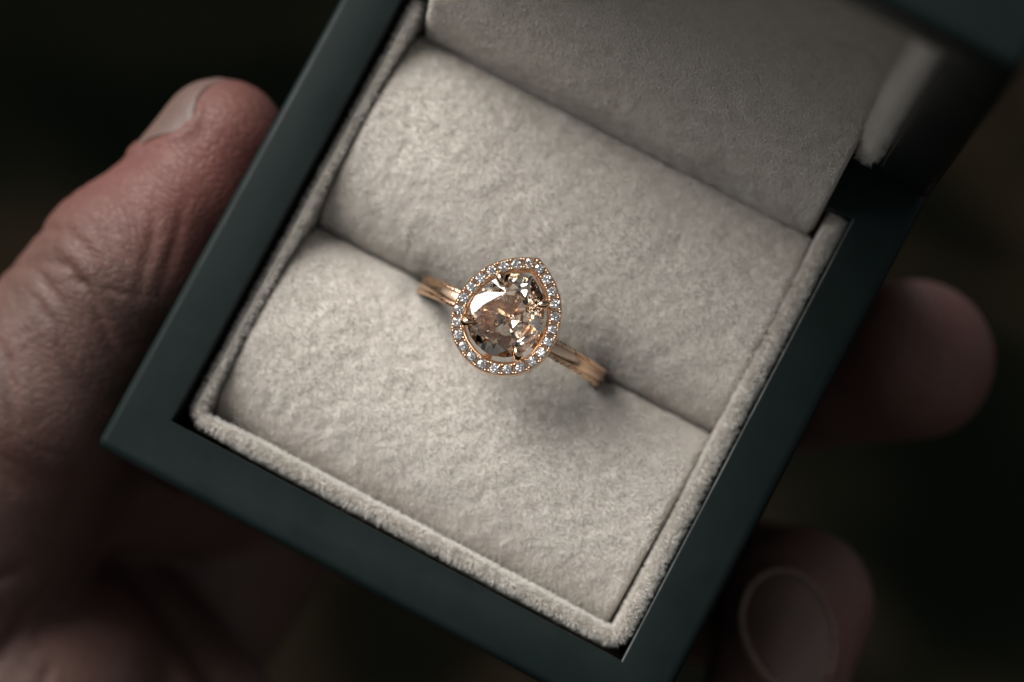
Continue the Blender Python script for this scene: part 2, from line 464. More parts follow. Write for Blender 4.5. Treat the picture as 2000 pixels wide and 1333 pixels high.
# the tray floor that shows brown in the gaps
V = [(-24.3, -23.8, -13.2), (24.3, -23.8, -13.2), (24.3, 23.9, -13.2), (-24.3, 23.9, -13.2)]
V += [(x, y, -14.0) for x, y, z in V]
V += [(x, y, z) for z in (-7.5, -13.0) for x, y in ((22.1, -20.0), (23.0, -20.0), (23.0, 20.5), (22.1, 20.5))]
mesh("tray_floor", V, [(0, 1, 2, 3), (7, 6, 5, 4), (0, 4, 5, 1), (1, 5, 6, 2), (2, 6, 7, 3), (3, 7, 4, 0)] + [tuple(i + 8 for i in f) for f in ((0, 1, 2, 3), (0, 4, 5, 1), (1, 5, 6, 2), (2, 6, 7, 3), (3, 7, 4, 0))], BACKING, box, False)

# pad that runs from behind the rear roll up into the lid
def lid_pad():
    kz = np.array([-8.0, 0.0, 7.0, 17.0, 48.0]); ky = np.array([21.7, 22.6, 26.4, 30.6, 35.0])
    PZ = np.linspace(-8, 48, 300); PY = np.interp(PZ, kz, ky)
    for _ in range(4): PY = np.convolve(np.pad(PY, 8, mode='reflect', reflect_type='odd'), np.ones(17) / 17, mode='valid')
    nu, nv = 120, 130
    V = []
    for i in range(nu):
        u = i / (nu - 1)
        for j in range(nv):
            v = j / (nv - 1)
            x = -22.0 + 43.6 * u
            z = -8.0 + 56.0 * v
            y = float(np.interp(z, PZ, PY))
            e = min(u, 1 - u) * 43.6; ro = 0.8
            if e < ro: y += ro - math.sqrt(max(0, ro * ro - (ro - e) ** 2))
            y += 0.15 * (2 * u - 1) ** 2
            V.append((x, y, z))
    V = np.array(V); nb = len(V)
    V[:, 1] -= 0.075 * noise3(V, 401, 1.05) + 0.05 * noise3(V, 402, 0.65) + 0.13 * noise3(V, 403, 6.0)
    B = V.copy(); B[:, 1] += 2.6; B[:, 1] = np.where(True, np.maximum(B[:, 1], V[:, 1] + 1.5), 0)
    F = grid_faces(nu, nv)
    back = [tuple(i + nb for i in f[::-1]) for f in F]
    side = []
    for j in range(nv - 1):
        side.append((j, j + 1, nb + j + 1, nb + j)[::-1]); k = (nu - 1) * nv
        side.append((k + j, k + j + 1, nb + k + j + 1, nb + k + j))
    for i in range(nu - 1):
        a, b_ = i * nv, (i + 1) * nv
        side.append((a, b_, nb + b_, nb + a)[::-1]); a += nv - 1; b_ += nv - 1
        side.append((a, b_, nb + b_, nb + a))
    W = np.vstack([V, B])
    f = F[0]
    if np.cross(W[f[1]] - W[f[0]], W[f[2]] - W[f[0]])[1] > 0:
        F = [g[::-1] for g in F]; back = [g[::-1] for g in back]; side = [g[::-1] for g in side]
    o = mesh("lid_pad", W, F + back + side, SUEDE, box)
    add_pile(o, V, F, 60, 0.20, 0.024, lambda c, n: (np.abs(n[:, 0]) < 0.5).astype(float), seed=410)
    return o
lid_pad()
# fabric wall round the lid's hollow, laid out in the lid tray's frame
P = rounded_u(-23.6, 23.6, -HY + 2 * RIM - 1.0, -HY + RIM + 1.0, 1.2)
side_path = lambda x: [(x, y) for y in np.arange(-HY + RIM - 0.6, HY - RIM - 0.5, 0.5)]
for sx, sd in ((22.85, 500), (-22.85, 520)):
    pth = side_path(sx)
    if sx < 0: pth = pth[::-1]
    sweep_strip("lid_lining", pth, 0.72, -0.2, -17.0, sd, box, LIDM, keep=lambda c, n: (c[:, 2] > -7).astype(float))

# ------------------------------------------------------------------ the ring
ring = thing("engagement_ring", "rose gold ring with pear shaped champagne stone in a halo of tiny diamonds", "ring")
ZC, RO = -5.9, 10.25                        # centre height and outer radius of the hoop
RY = -0.50                                  # the hoop stands a little forward of the box's middle

def catmull(P, n):
    P = np.array(P, float); P = np.vstack([2 * P[0] - P[1], P, 2 * P[-1] - P[-2]])
    out = []
    for i in range(1, len(P) - 2):
        t = np.linspace(0, 1, 40, endpoint=False)[:, None]
        p0, p1, p2, p3 = P[i - 1], P[i], P[i + 1], P[i + 2]
        out.append(0.5 * ((2 * p1) + (-p0 + p2) * t + (2 * p0 - 5 * p1 + 4 * p2 - p3) * t ** 2 + (-p0 + 3 * p1 - 3 * p2 + p3) * t ** 3))
    D = np.vstack(out + [P[-2][None]])
    s_ = np.concatenate([[0], np.cumsum(np.linalg.norm(np.diff(D, axis=0), axis=1))])
    q = np.linspace(0, s_[-1], n)
    return np.stack([np.interp(q, s_, D[:, 0]), np.interp(q, s_, D[:, 1])], 1)

half = [(0, 5.72), (1.12, 5.22), (2.1, 4.62), (2.95, 3.95), (3.88, 2.92), (4.6, 1.55), (5.0, 0.1), (5.1, -1.1), (4.95, -2.45), (4.45, -3.85), (3.6, -4.9), (2.6, -5.62), (1.36, -6.15), (0, -6.37)]
HN = 121
hr = catmull(half, HN)
ht = np.gradient(hr, axis=0); ht[-1] = (-1, 0); ht /= np.linalg.norm(ht, axis=1)[:, None]
hin = np.stack([ht[:, 1], -ht[:, 0]], 1)    # inward normal of the right half
def pear(d):
    """closed pear outline moved inwards by d, tip first"""
    q = hr + hin * d; q[:, 0] = np.maximum(q[:, 0], 0)
    # keep the moved tip a single clean corner
    cross = np.where((hr + hin * d)[:, 0] <= 0)[0]; cross = cross[cross < HN // 2]
    if len(cross):
        k = cross.max(); yt = q[k + 1, 1]; q[:k + 1] = (0, yt + 0.02)
    l = q[1:-1][::-1] * np.array([-1, 1])
    return np.vstack([q, l])
def loft(rings, closed=True):
    nv = len(rings[0]); V = np.vstack(rings); F = []
    m_ = len(rings)
    for i in range(m_ if closed else m_ - 1):
        for j in range(nv):
            F.append((i * nv + j, i * nv + (j + 1) % nv, ((i + 1) % m_) * nv + (j + 1) % nv, ((i + 1) % m_) * nv + j))
    return V, F
sec = [(0.10, 5.75), (0.0, 6.1), (0.0, 6.9), (0.05, 7.0), (0.15, 7.0), (0.19, 6.92), (0.21, 6.3), (1.0, 6.3), (1.02, 6.92), (1.06, 7.0), (1.16, 7.0), (1.24, 6.92), (1.40, 6.4), (1.46, 6.05), (1.40, 5.9), (0.9, 5.7)]
rings = [np.column_stack([pear(d), np.full(2 * HN - 2, z)]) for d, z in sec]
V, F = loft(rings)
V[:, 1] += 0
bm = bmesh.new(); vs = [bm.verts.new(v) for v in V]
for f in F:
    try: bm.faces.new([vs[k] for k in f])
    except ValueError: pass
bmesh.ops.remove_doubles(bm, verts=bm.verts, dist=0.0005)
halo = mesh_from_bm("halo", bm, GOLD, ring, 40)

# halo stones: small round brilliants
def brilliant(R):
    V, F = [], []
    def ringv(r, z, n, ph=0): 
        k0 = len(V)
        for k in range(n): V.append((r * math.cos(2 * math.pi * k / n + ph), r * math.sin(2 * math.pi * k / n + ph), z))
        return k0
    t = ringv(0.55 * R, 0.32 * R, 8); g1 = ringv(R, 0.03 * R, 16, math.pi / 16); g2 = ringv(R, -0.04 * R, 16, math.pi / 16)
    p = ringv(0.45 * R, -0.56 * R, 8, math.pi / 8); c = len(V); V.append((0, 0, -0.93 * R))
    F.append(tuple(range(t, t + 8)))
    for k in range(8):
        q = (k + 1) % 8
        a, b_, d_ = (2 * k - 1) % 16, 2 * k, (2 * k + 1) % 16
        F.append((t + k, g1 + a, g1 + b_)); F.append((t + k, g1 + b_, t + q)); F.append((t + q, g1 + b_, g1 + d_))
        F.append((p + k, g2 + d_, g2 + b_)); F.append((p + k, g2 + b_, g2 + a, p + (k - 1) % 8))
        F.append((c, p + q, p + k))
    for k in range(16): F.append((g1 + k, g2 + k, g2 + (k + 1) % 16, g1 + (k + 1) % 16))
    bm = bmesh.new(); vs = [bm.verts.new(v) for v in V]
    for f in F: bm.faces.new([vs[k] for k in f])
    return bm
mid = pear(0.61)
mid = np.vstack([mid, mid[:1]])
keepm = np.concatenate([[True], np.linalg.norm(np.diff(mid, axis=0), axis=1) > 1e-4]); mid = mid[keepm]
sl = np.concatenate([[0], np.cumsum(np.linalg.norm(np.diff(mid, axis=0), axis=1))])
def along(q):
    q = q % sl[-1]
    p = np.array([np.interp(q, sl, mid[:, 0]), np.interp(q, sl, mid[:, 1])])
    a = np.array([np.interp((q + .05) % sl[-1], sl, mid[:, 0]), np.interp((q + .05) % sl[-1], sl, mid[:, 1])])
    t = a - p; t /= np.linalg.norm(t) + 1e-9
    return p, t
NS = 25
pitch = sl[-1] / NS
first = mesh_from_bm("halo_stone", brilliant(0.475), DIAMOND, ring, 0)
pos = [along((k + 0.5) * pitch) for k in range(NS)]
for k, (p, t) in enumerate(pos):
    o = first if k == 0 else first.copy()
    if k: C.objects.link(o); o.parent = ring
    o.location = Vector((p[0], p[1], 6.97)) * MM
    o.rotation_euler = (random.uniform(-.17, .17), random.uniform(-.17, .17), random.uniform(0, 6.28))
# the little gold beads that hold them, and the bars between
bm = bmesh.new()
def bead(x, y, z, r, sq=0.75):
    g = bmesh.ops.create_icosphere(bm, subdivisions=2, radius=r)
    for v in g['verts']: v.co = Vector((v.co.x + x, v.co.y + y, v.co.z * sq + z))
for k in range(NS):
    p, t = along(k * pitch)
    nrm_ = np.array([t[1], -t[0]])
    for d in (-0.39, 0.40):
        for e in (-0.125, 0.125):
            j = RNG.normal(0, 0.02, 2)
            bead(p[0] + nrm_[0] * d + t[0] * e + j[0], p[1] + nrm_[1] * d + t[1] * e + j[1], 7.04, 0.135 + RNG.normal(0, .008))
    # bar
    vs = []
    for z in (6.28, 6.9):
        for a, b_ in ((-.42, -.07), (.42, -.07), (.42, .07), (-.42, .07)):
            vs.append(bm.verts.new((p[0] + nrm_[0] * a + t[0] * b_, p[1] + nrm_[1] * a + t[1] * b_, z)))
    for f in ((0, 1, 2, 3), (4, 5, 6, 7), (0, 1, 5, 4), (1, 2, 6, 5), (2, 3, 7, 6), (3, 0, 4, 7)): bm.faces.new([vs[i] for i in f])
bead(0, 5.35, 7.05, 0.2)
beads = mesh_from_bm("bead_prongs", bm, GOLD, ring, 40); beads['kind'] = 'stuff'

# centre stone: a rose cut pear with a low star crown
cs = [(0.22, 3.85), (1.4, 3.18), (2.38, 2.17), (3.12, 0.77), (3.52, -0.82), (3.25, -2.23), (2.6, -3.4), (1.52, -4.23), (0.2, -4.61), (-1.16, -4.43), (-2.39, -3.8), (-3.27, -2.74), (-3.61, -1.51), (-3.6, -0.09), (-3.16, 1.23), (-2.56, 2.25), (-1.72, 3.08), (-0.73, 3.6)]
GZ = 7.05
PAV = 1
bm = bmesh.new()
girdle = catmull(cs + cs[:1], 25)[:-1]
NG = len(girdle)
gt = [bm.verts.new((x, y, GZ + 0.06)) for x, y in girdle]; gb = [bm.verts.new((x, y, GZ - 0.06)) for x, y in girdle]
apex = bm.verts.new((0.06, -1.23, GZ + 1.05))
hexa = [(-2.5, -0.75, .74), (-1.15, 1.25, .80), (1.55, 0.75, .78), (2.0, -2.2, .70), (0.0, -3.35, .66), (-2.05, -2.65, .66)]
hv = [bm.verts.new((x, y, GZ + z)) for x, y, z in hexa]
for k in range(6): bm.faces.new((apex, hv[k], hv[(k + 1) % 6]))
# girdle points nearest each crown corner, then triangles down to the girdle
def near(x, y, ang=None):
    a = np.array([math.atan2(gy + .4, gx) for gx, gy in girdle]); q = math.atan2(y + .4, x)
    return int(np.argmin(np.abs((a - q + math.pi) % (2 * math.pi) - math.pi)))
gi = [near(x, y) for x, y, z in hexa]
for k in range(6):
    a, b_ = gi[k], gi[(k + 1) % 6]
    # walk the girdle in the direction of the crown's order
    steps = (a - b_) % NG
    if steps > NG / 2:
        seq = [(a + i) % NG for i in range((b_ - a) % NG + 1)]
    else:
        seq = [(a - i) % NG for i in range(steps + 1)]
    mdl = len(seq) // 2
    m0 = max(1, mdl - 1)
    # the flat facet between two corners, and slim facets beside it
    midp = (np.array(girdle[seq[mdl]]) * 0.62 + (np.array(hexa[k][:2]) + np.array(hexa[(k + 1) % 6][:2])) / 2 * 0.38)
    mv = bm.verts.new((midp[0], midp[1], GZ + 0.50))
    bm.faces.new((hv[k], mv, hv[(k + 1) % 6]))
    for i in range(mdl): bm.faces.new((hv[k], gt[seq[i]], gt[seq[i + 1]])) if i < m0 else bm.faces.new((mv, gt[seq[i]], gt[seq[i + 1]]))
    for i in range(mdl, len(seq) - 1):
        bm.faces.new((hv[(k + 1) % 6], gt[seq[i]], gt[seq[i + 1]])) if i > mdl else bm.faces.new((mv, gt[seq[i]], gt[seq[i + 1]]))
    bm.faces.new((hv[k], gt[seq[m0]], mv)); bm.faces.new((hv[(k + 1) % 6], mv, gt[seq[min(mdl + 1, len(seq) - 1)]]))
for k in range(NG):
    q = (k + 1) % NG; bm.faces.new((gt[k], gb[k], gb[q], gt[q]))
# pavilion: a few bold mains under the table, slim facets up to the girdle
NP = 6; pm = []
for i in range(NP):
    x, y = girdle[(4 * i + PAV) % NG]; pm.append(bm.verts.new((x * .50, (y + .4) * .50 - .4, GZ - 1.28)))
keel = bm.verts.new((0.15, -0.75, GZ - 2.05))
for i in range(NP):
    q = (i + 1) % NP; k = 4 * i + PAV
    g_ = lambda n_: gb[(k + n_) % NG]
    bm.faces.new((pm[i], keel, pm[q]))
    bm.faces.new((g_(0), pm[i], g_(1))); bm.faces.new((g_(1), pm[i], g_(2)))
    bm.faces.new((g_(2), pm[i], pm[q])); bm.faces.new((g_(2), pm[q], g_(3))); bm.faces.new((g_(3), pm[q], g_(4)))
bmesh.ops.remove_doubles(bm, verts=bm.verts, dist=1e-5)
stone = mesh_from_bm("center_stone", bm, CHAMPAGNE, ring, 0)
stone['label'] = 'pear shaped rose cut champagne stone'

def tube(path, radii, nseg=14, flat=1.0):
    path = np.array(path, float); V, F = [], []
    t = np.gradient(path, axis=0); t /= np.linalg.norm(t, axis=1)[:, None]
    ref = np.array([0., 0., 1.]) if abs(t[0][2]) < 0.9 else np.array([1., 0., 0.])
    u = np.cross(t[0], ref); u /= np.linalg.norm(u)
    for p, tt, r in zip(path, t, radii):
        u = u - tt * (u @ tt); u /= np.linalg.norm(u); w = np.cross(tt, u)
        for k in range(nseg):
            a = 2 * math.pi * k / nseg
            V.append(p + r * (math.cos(a) * u + flat * math.sin(a) * w))
    n_ = len(path)
    for i in range(n_ - 1):
        for k in range(nseg): F.append((i * nseg + k, i * nseg + (k + 1) % nseg, (i + 1) * nseg + (k + 1) % nseg, (i + 1) * nseg + k))
    F.append(tuple(range(nseg))[::-1]); F.append(tuple(range((n_ - 1) * nseg, n_ * nseg)))
    return V, F
for (x, y) in ((-2.36, 2.33), (-3.25, -3.0), (2.55, 2.0), (2.6, -3.5)):
    o = np.array([x, y]); d = np.array([0.05, -0.7]) - o; d /= np.linalg.norm(d)
    b0 = o - d * 0.12
    pts = [(*(o - d * 0.15 + d * 1.0), 3.3), (*(b0 + d * 0.3), 4.8), (*b0, 6.2), (*(b0 - d * 0.02), 7.0), (*(b0 + d * 0.06), 7.45), (*(b0 + d * 0.30), 7.66), (*(b0 + d * 0.58), 7.66), (*(b0 + d * 0.82), 7.56), (*(b0 + d * 0.98), 7.44)]
    rad = [0.36, 0.38, 0.42, 0.46, 0.47, 0.44, 0.36, 0.22, 0.06]
    Vp, Fp = tube(pts, rad)
    mesh("prong", Vp, Fp, GOLD, ring)
# basket rail under the stone and struts up to the halo
sm = girdle * np.array([0.80, 0.80]) + np.array([0, -0.08])
loop_ = np.vstack([sm, sm[:1]])
Vp, Fp = tube(np.column_stack([catmull(loop_, 60), np.full(60, 4.9)]), [0.3] * 60, 10)
mesh("basket_rail", Vp, Fp, GOLD, ring)
bm = bmesh.new()
for (x, y) in ((4.15, -1.1), (-4.15, -1.1), (0.0, -5.5), (2.2, 3.6), (-2.2, 3.6)):
    Vp, Fp = tube([(x, y, 5.85), (x * .9, (y + .85) * .85 - .85, 5.1), (x * .72, (y + .85) * .5 - .85, 4.3), (x * .6, (y + .85) * .3 - .85, 3.6)], [0.34, 0.36, 0.4, 0.42], 10)
    vs = [bm.verts.new(v) for v in Vp]
    for f in Fp: bm.faces.new([vs[i] for i in f])
mesh_from_bm("gallery", bm, GOLD, ring, 50)

# the band: smooth domed middle, engraved rails either side
def shank():
    nt_, W = 720, 0.98
    ys = []
    prof = []
    # outer profile across the band (y, height), then inner face
    for y in np.linspace(-W, W, 45):
        a = abs(y)
        if a < 0.50: h = -0.06 + 0.11 * (1 - (a / 0.50) ** 2) ** 0.7
        elif a < 0.58: h = -0.13
        else: h = 0.02 - 0.9 * max(0, a - 0.74) ** 1.3
        prof.append((y, h, 1 if a >= 0.58 else 0))
    V = []
    inner = [(0.88, -1.15), (0.6, -1.45), (0.2, -1.55), (-0.2, -1.55), (-0.6, -1.45), (-0.88, -1.15)]
    nvv = len(prof) + len(inner)
    for i in range(nt_):
        th = 2 * math.pi * i / nt_
        for y, h, rail in prof:
            e = 0.0
            if rail:
                ph = th * RO / 0.95 * 2 * math.pi / 2.0
                slant = ph + (abs(y) - 0.75) * 4.5
                e = -0.11 * max(0.0, math.cos(slant)) ** 6 - 0.05 * max(0.0, math.cos(slant * 3.0 + 1)) ** 4
            r = RO + h + e
            V.append((r * math.sin(th), RY + y - 0.045 * r * math.cos(th), ZC + r * math.cos(th)))
        for y, h in inner:
            r = RO + h
            V.append((r * math.sin(th), RY + y - 0.045 * r * math.cos(th), ZC + r * math.cos(th)))
    F = []
    for i in range(nt_):
        for j in range(nvv):
            F.append((i * nvv + j, ((i + 1) % nt_) * nvv + j, ((i + 1) % nt_) * nvv + (j + 1) % nvv, i * nvv + (j + 1) % nvv))
    bm = bmesh.new(); vs = [bm.verts.new(v) for v in V]
    for f in F: bm.faces.new([vs[k] for k in f])
    return mesh_from_bm("shank", bm, GOLD, ring, 50)
shank()
ring.matrix_world = BOX

# ------------------------------------------------------------------ a stray fibre on the front roll
fib = bpy.data.objects.new("stray_fibre", None)
Vp, Fp = tube([(10.2, -18.3, -4.05), (10.5, -18.35, -3.75), (10.85, -18.5, -3.8), (11.1, -18.8, -4.15)], [0.05, 0.07, 0.07, 0.04], 6)
fm, fnt, fb = new_mat("orange_fibre"); fb.inputs["Base Color"].default_value = (0.42, 0.13, 0.04, 1); fb.inputs["Roughness"].default_value = 0.8
fo = mesh("fibre", Vp, Fp, fm); fo.matrix_world = BOX
fo['label'] = 'tiny orange fibre lying near the front edge of the suede'; fo['category'] = 'fibre'
bpy.data.objects.remove(fib)

# ------------------------------------------------------------------ the hand
def cap(P, chain, flat=None):
    """signed distance to a chain of tapered capsules (x, y, z, r); flat = (axis, factor) widens it along an axis"""
    d = None
    Q = P
    for (a, b) in zip(chain[:-1], chain[1:]):
        A, B = np.array(a[:3], np.float32), np.array(b[:3], np.float32)
        ba = B - A; pa = Q - A
        t = np.clip((pa @ ba) / (ba @ ba), 0, 1)
        v = pa - t[..., None] * ba
        if flat is not None:
            n_ = np.array(flat[0], np.float32); n_ = n_ / np.linalg.norm(n_)
            k = v @ n_
            v = v + (k * (1 / flat[1] - 1))[..., None] * n_
        e = np.sqrt((v * v).sum(-1)) - (a[3] + (b[3] - a[3]) * t)
        d = e if d is None else smin(d, e, 1.0)
    return d
def smin(a, b, k):
    h = np.clip(0.5 + 0.5 * (b - a) / k, 0, 1)
    return b + (a - b) * h - k * h * (1 - h)

PARTS = dict(
    thumb=dict(ch=[(-35.6, 3.6, -12.0, 6.5), (-36.2, -2.5, -12.4, 6.9), (-38.6, -12.0, -14.0, 9.0), (-41.4, -27.0, -21.0, 10.8), (-44.5, -45.0, -36.5, 13.5), (-44, -64, -48, 16)], flat=((0.25, 0, 1), 1.18)),
    thenar=dict(ch=[(-32.0, -58.2, -45.5, 17.0), (-38.0, -82.0, -52.0, 22.0), (-52.0, -125.0, -36.0, 25.0)]),
    forearm=dict(ch=[(-24.0, -86.0, -44.0, 19.0), (-48.0, -130.0, -46.0, 25.0)]),
    web=dict(ch=[(-42.0, -33.0, -33.0, 10.4), (-29.0, -24.0, -60.0, 13.0)]),
    palm=dict(ch=[(-26.0, -74.0, -58.0, 15.0), (-24.0, -40.0, -70.0, 12.0), (-20.0, -8.0, -64.0, 11.0)]),
    index=dict(ch=[(-24.0, -2.0, -58.0, 10.0), (8.0, 6.0, -54.0, 9.2), (28.0, 14.5, -43.0, 8.8), (37.6, 19.4, -30.5, 8.6)]),
    middle=dict(ch=[(-20.0, -16.0, -60.0, 10.0), (18.0, -16.0, -58.0, 9.2), (33.0, -10.5, -48.0, 8.4), (38.6, -9.4, -32.5, 8.0), (41.5, -24.0, -28.5, 7.2)]),
    ring=dict(ch=[(-33.0, -44.0, -57.0, 8.0), (-9.0, -53.0, -57.0, 8.0), (10.0, -62.0, -58.0, 7.6), (20.0, -68.0, -44.0, 7.2), (12.0, -74.0, -33.0, 6.6)]),
    little=dict(ch=[(-34.0, -46.5, -48.0, 7.0), (-13.5, -56.5, -47.0, 7.5), (-2.0, -63.0, -42.0, 6.6), (-1.0, -72.0, -33.0, 6.0)]),
)
def hand_sdf(P):
    P = np.asarray(P, np.float32)
    g = {k: cap(P, v['ch'], v.get('flat')) for k, v in PARTS.items()}
    d = smin(g['thenar'], g['forearm'], 8)
    d = smin(d, g['palm'], 7)
    d = smin(d, g['index'], 4); d = smin(d, g['middle'], 3)
    d = smin(d, smin(g['thumb'], g['web'], 4), 1.6)
    d = smin(d, g['ring'], 1.0); d = smin(d, g['little'], 1.0)
    # flesh yields to the box
    q = np.abs(P - np.array([0, 0, -DEPTH / 2], np.float32)) - np.array([HX + 0.05, HY + 0.05, DEPTH / 2 + 0.05], np.float32) + 1.0
    bx = np.sqrt((np.maximum(q, 0) ** 2).sum(-1)) + np.minimum(q.max(-1), 0) - 1.0
    return np.maximum(d, -bx)

def surface_nets(lo, hi, h):
    ax = [np.arange(lo[k], hi[k], h, dtype=np.float32) for k in range(3)]
    nx, ny, nz = map(len, ax)
    D = np.empty((nx, ny, nz), np.float32)
    for i0 in range(0, nx, 16):
        X = np.stack(np.meshgrid(ax[0][i0:i0 + 16], ax[1], ax[2], indexing='ij'), -1)
        D[i0:i0 + 16] = hand_sdf(X)
    D[0] = D[-1] = 5; D[:, 0] = D[:, -1] = 5; D[:, :, 0] = D[:, :, -1] = 5
    I = D < 0
    cnt = np.zeros((nx - 1, ny - 1, nz - 1), np.float32); acc = np.zeros(cnt.shape + (3,), np.float32)
    sl_ = lambda o, k: slice(o, o + k)
    for axis in range(3):
        for a in (0, 1):
            for b in (0, 1):
                o = [0, 0, 0]; oth = [k for k in range(3) if k != axis]
                o[oth[0]], o[oth[1]] = a, b
                e = list(o); e[axis] += 1
                s0 = tuple(sl_(o[k], cnt.shape[k]) for k in range(3)); s1 = tuple(sl_(e[k], cnt.shape[k]) for k in range(3))
                d0, d1 = D[s0], D[s1]; x = (I[s0] != I[s1])
                t = np.where(x, d0 / np.where(x, d0 - d1, 1), 0)
                cnt += x
                for k in range(3):
                    acc[..., k] += np.where(x, (t if k == axis else o[k]), 0)
    act = cnt > 0
    idx = -np.ones(cnt.shape, np.int64); idx[act] = np.arange(act.sum())
    ijk = np.argwhere(act)
    V = (ijk + acc[act] / cnt[act][:, None]) * h + np.array(lo)
    F = []
    for axis in range(3):
        u, v = [(1, 2), (2, 0), (0, 1)][axis]
        s0 = [slice(None)] * 3; s1 = [slice(None)] * 3; s0[axis] = slice(0, -1); s1[axis] = slice(1, None)
        a, b = I[tuple(s0)], I[tuple(s1)]
        for flip, mask in ((False, a & ~b), (True, ~a & b)):
            e = np.argwhere(mask)
            ok = (e[:, u] > 0) & (e[:, v] > 0) & (e[:, u] < D.shape[u] - 1) & (e[:, v] < D.shape[v] - 1); e = e[ok]
            def at(du, dv):
                q = e.copy(); q[:, u] += du; q[:, v] += dv
                return idx[q[:, 0], q[:, 1], q[:, 2]]
            quad = np.stack([at(-1, -1), at(0, -1), at(0, 0), at(-1, 0)], 1)
            F.append(quad[:, ::-1] if flip else quad)
    return V, np.vstack(F)

HV, HF = surface_nets((-80, -130, -80), (52, 34, 4), 0.52)
# relax the lattice, then cut the creases
def relax(V, F, it):
    nb = np.zeros(len(V)); E = np.vstack([F[:, [0, 1]], F[:, [1, 2]], F[:, [2, 3]], F[:, [3, 0]]])
    for _ in range(it):
        s_ = np.zeros_like(V)
        for k in range(3):
            s_[:, k] = np.bincount(E[:, 0], V[E[:, 1], k], len(V)) + np.bincount(E[:, 1], V[E[:, 0], k], len(V))
        c_ = np.bincount(E[:, 0], minlength=len(V)) + np.bincount(E[:, 1], minlength=len(V))
        V = V * 0.5 + 0.5 * s_ / c_[:, None]
    return V
HV = relax(HV, HF, 5)
def vnormals(V, F):
    n_ = np.cross(V[F[:, 2]] - V[F[:, 0]], V[F[:, 3]] - V[F[:, 1]]); o = np.zeros_like(V)
    for k in range(4):
        for a in range(3): o[:, a] += np.bincount(F[:, k], n_[:, a], len(V))
    return o / (np.linalg.norm(o, axis=1)[:, None] + 1e-12)
HNV = vnormals(HV, HF)
def crease(line, depth, sigma, zmin=-30, roll=0.0):
    """a fold in the skin along a line given in x, y (on the side of the hand that faces out of the box)"""
    global HV
    L = np.array(line, float); best = np.full(len(HV), 1e9); tt = np.zeros(len(HV))
    for i in range(len(L) - 1):
        a, b = L[i], L[i + 1]; ba = b - a
        t = np.clip(((HV[:, :2] - a) @ ba) / (ba @ ba), 0, 1)
        d = np.linalg.norm(HV[:, :2] - a - t[:, None] * ba, axis=1)
        m_ = d < best; best[m_] = d[m_]; tt[m_] = (i + t[m_]) / (len(L) - 1)
    fade = np.sin(np.pi * np.clip(tt, 0.04, 0.96)) ** 0.5
    face = np.clip(HNV[:, 2] * 3 + 0.3, 0, 1) * (HV[:, 2] > zmin)
    amt = -depth * np.exp(-(best / sigma) ** 2) + roll * np.exp(-((best - 2.2 * sigma) / (1.6 * sigma)) ** 2)
    HV += HNV * (amt * fade * face)[:, None]
W = [  # the thumb's joint folds and the lines round them
    ([(-48.5, -13.2), (-44.0, -12.2), (-39.5, -13.5), (-36.0, -16.5), (-32.0, -18.5)], 0.42, 0.5, 0.10),
    ([(-47.0, -16.5), (-42.0, -15.2), (-38.0, -17.0), (-34.5, -20.5), (-31.5, -22.0)], 0.34, 0.45, 0.08),
    ([(-49.5, -17.5), (-45.0, -17.0), (-41.0, -18.8), (-37.5, -22.0)], 0.32, 0.45, 0.08),
    ([(-46.0, -9.0), (-42.0, -9.5), (-38.5, -11.5), (-35.0, -11.8)], 0.28, 0.4, 0.06),
    ([(-44.0, -19.5), (-40.5, -21.0), (-37.0, -24.5), (-33.0, -26.0)], 0.30, 0.45, 0.06),
    ([(-43.5, -5.6), (-40.5, -6.5), (-37.0, -8.2)], 0.22, 0.4, 0.05),
    ([(-37.0, -6.0), (-35.2, -10.0), (-34.2, -15.0)], 0.20, 0.4, 0.04),
    ([(-35.0, -3.0), (-33.6, -8.0), (-32.6, -13.0)], 0.18, 0.4, 0.04),
    ([(-48.0, -24.0), (-44.0, -26.0), (-40.0, -31.0), (-36.0, -33.0)], 0.34, 0.6, 0.08),
    ([(-50.0, -30.0), (-46.0, -31.5), (-42.0, -36.0), (-38.0, -37.5)], 0.30, 0.6, 0.06),
    ([(-34.5, -44.5), (-37.5, -48.0), (-39.5, -54.0)], 0.35, 0.6, 0.1),
    ([(-31.5, -44.0), (-33.0, -49.0), (-33.5, -56.0)], 0.28, 0.6, 0.1),
    ([(-28.0, -45.0), (-28.5, -51.0), (-27.5, -58.0)], 0.28, 0.6, 0.1),
]
for k in range(30):      # finer lines across the thumb
    x0 = -50 + 12 * RNG.random(); y0 = -36 + 34 * RNG.random(); ln = 3 + 6 * RNG.random(); a = -0.45 + RNG.normal(0, 0.45)
    if k % 4 == 0: a += 1.4
    p0 = np.array([x0, y0]); d0 = np.array([math.cos(a), math.sin(a)])
    W.append(([p0, p0 + d0 * ln * .5 + RNG.normal(0, .25, 2), p0 + d0 * ln], 0.08 + 0.08 * RNG.random(), 0.28, 0.0))
for ln, dp, sg, rl in W: crease(ln, dp, sg, roll=rl)
lump = 0.07 * noise3(HV, 61, 5.0) + 0.015 * noise3(HV, 62, 1.6)
HV += HNV * lump[:, None]

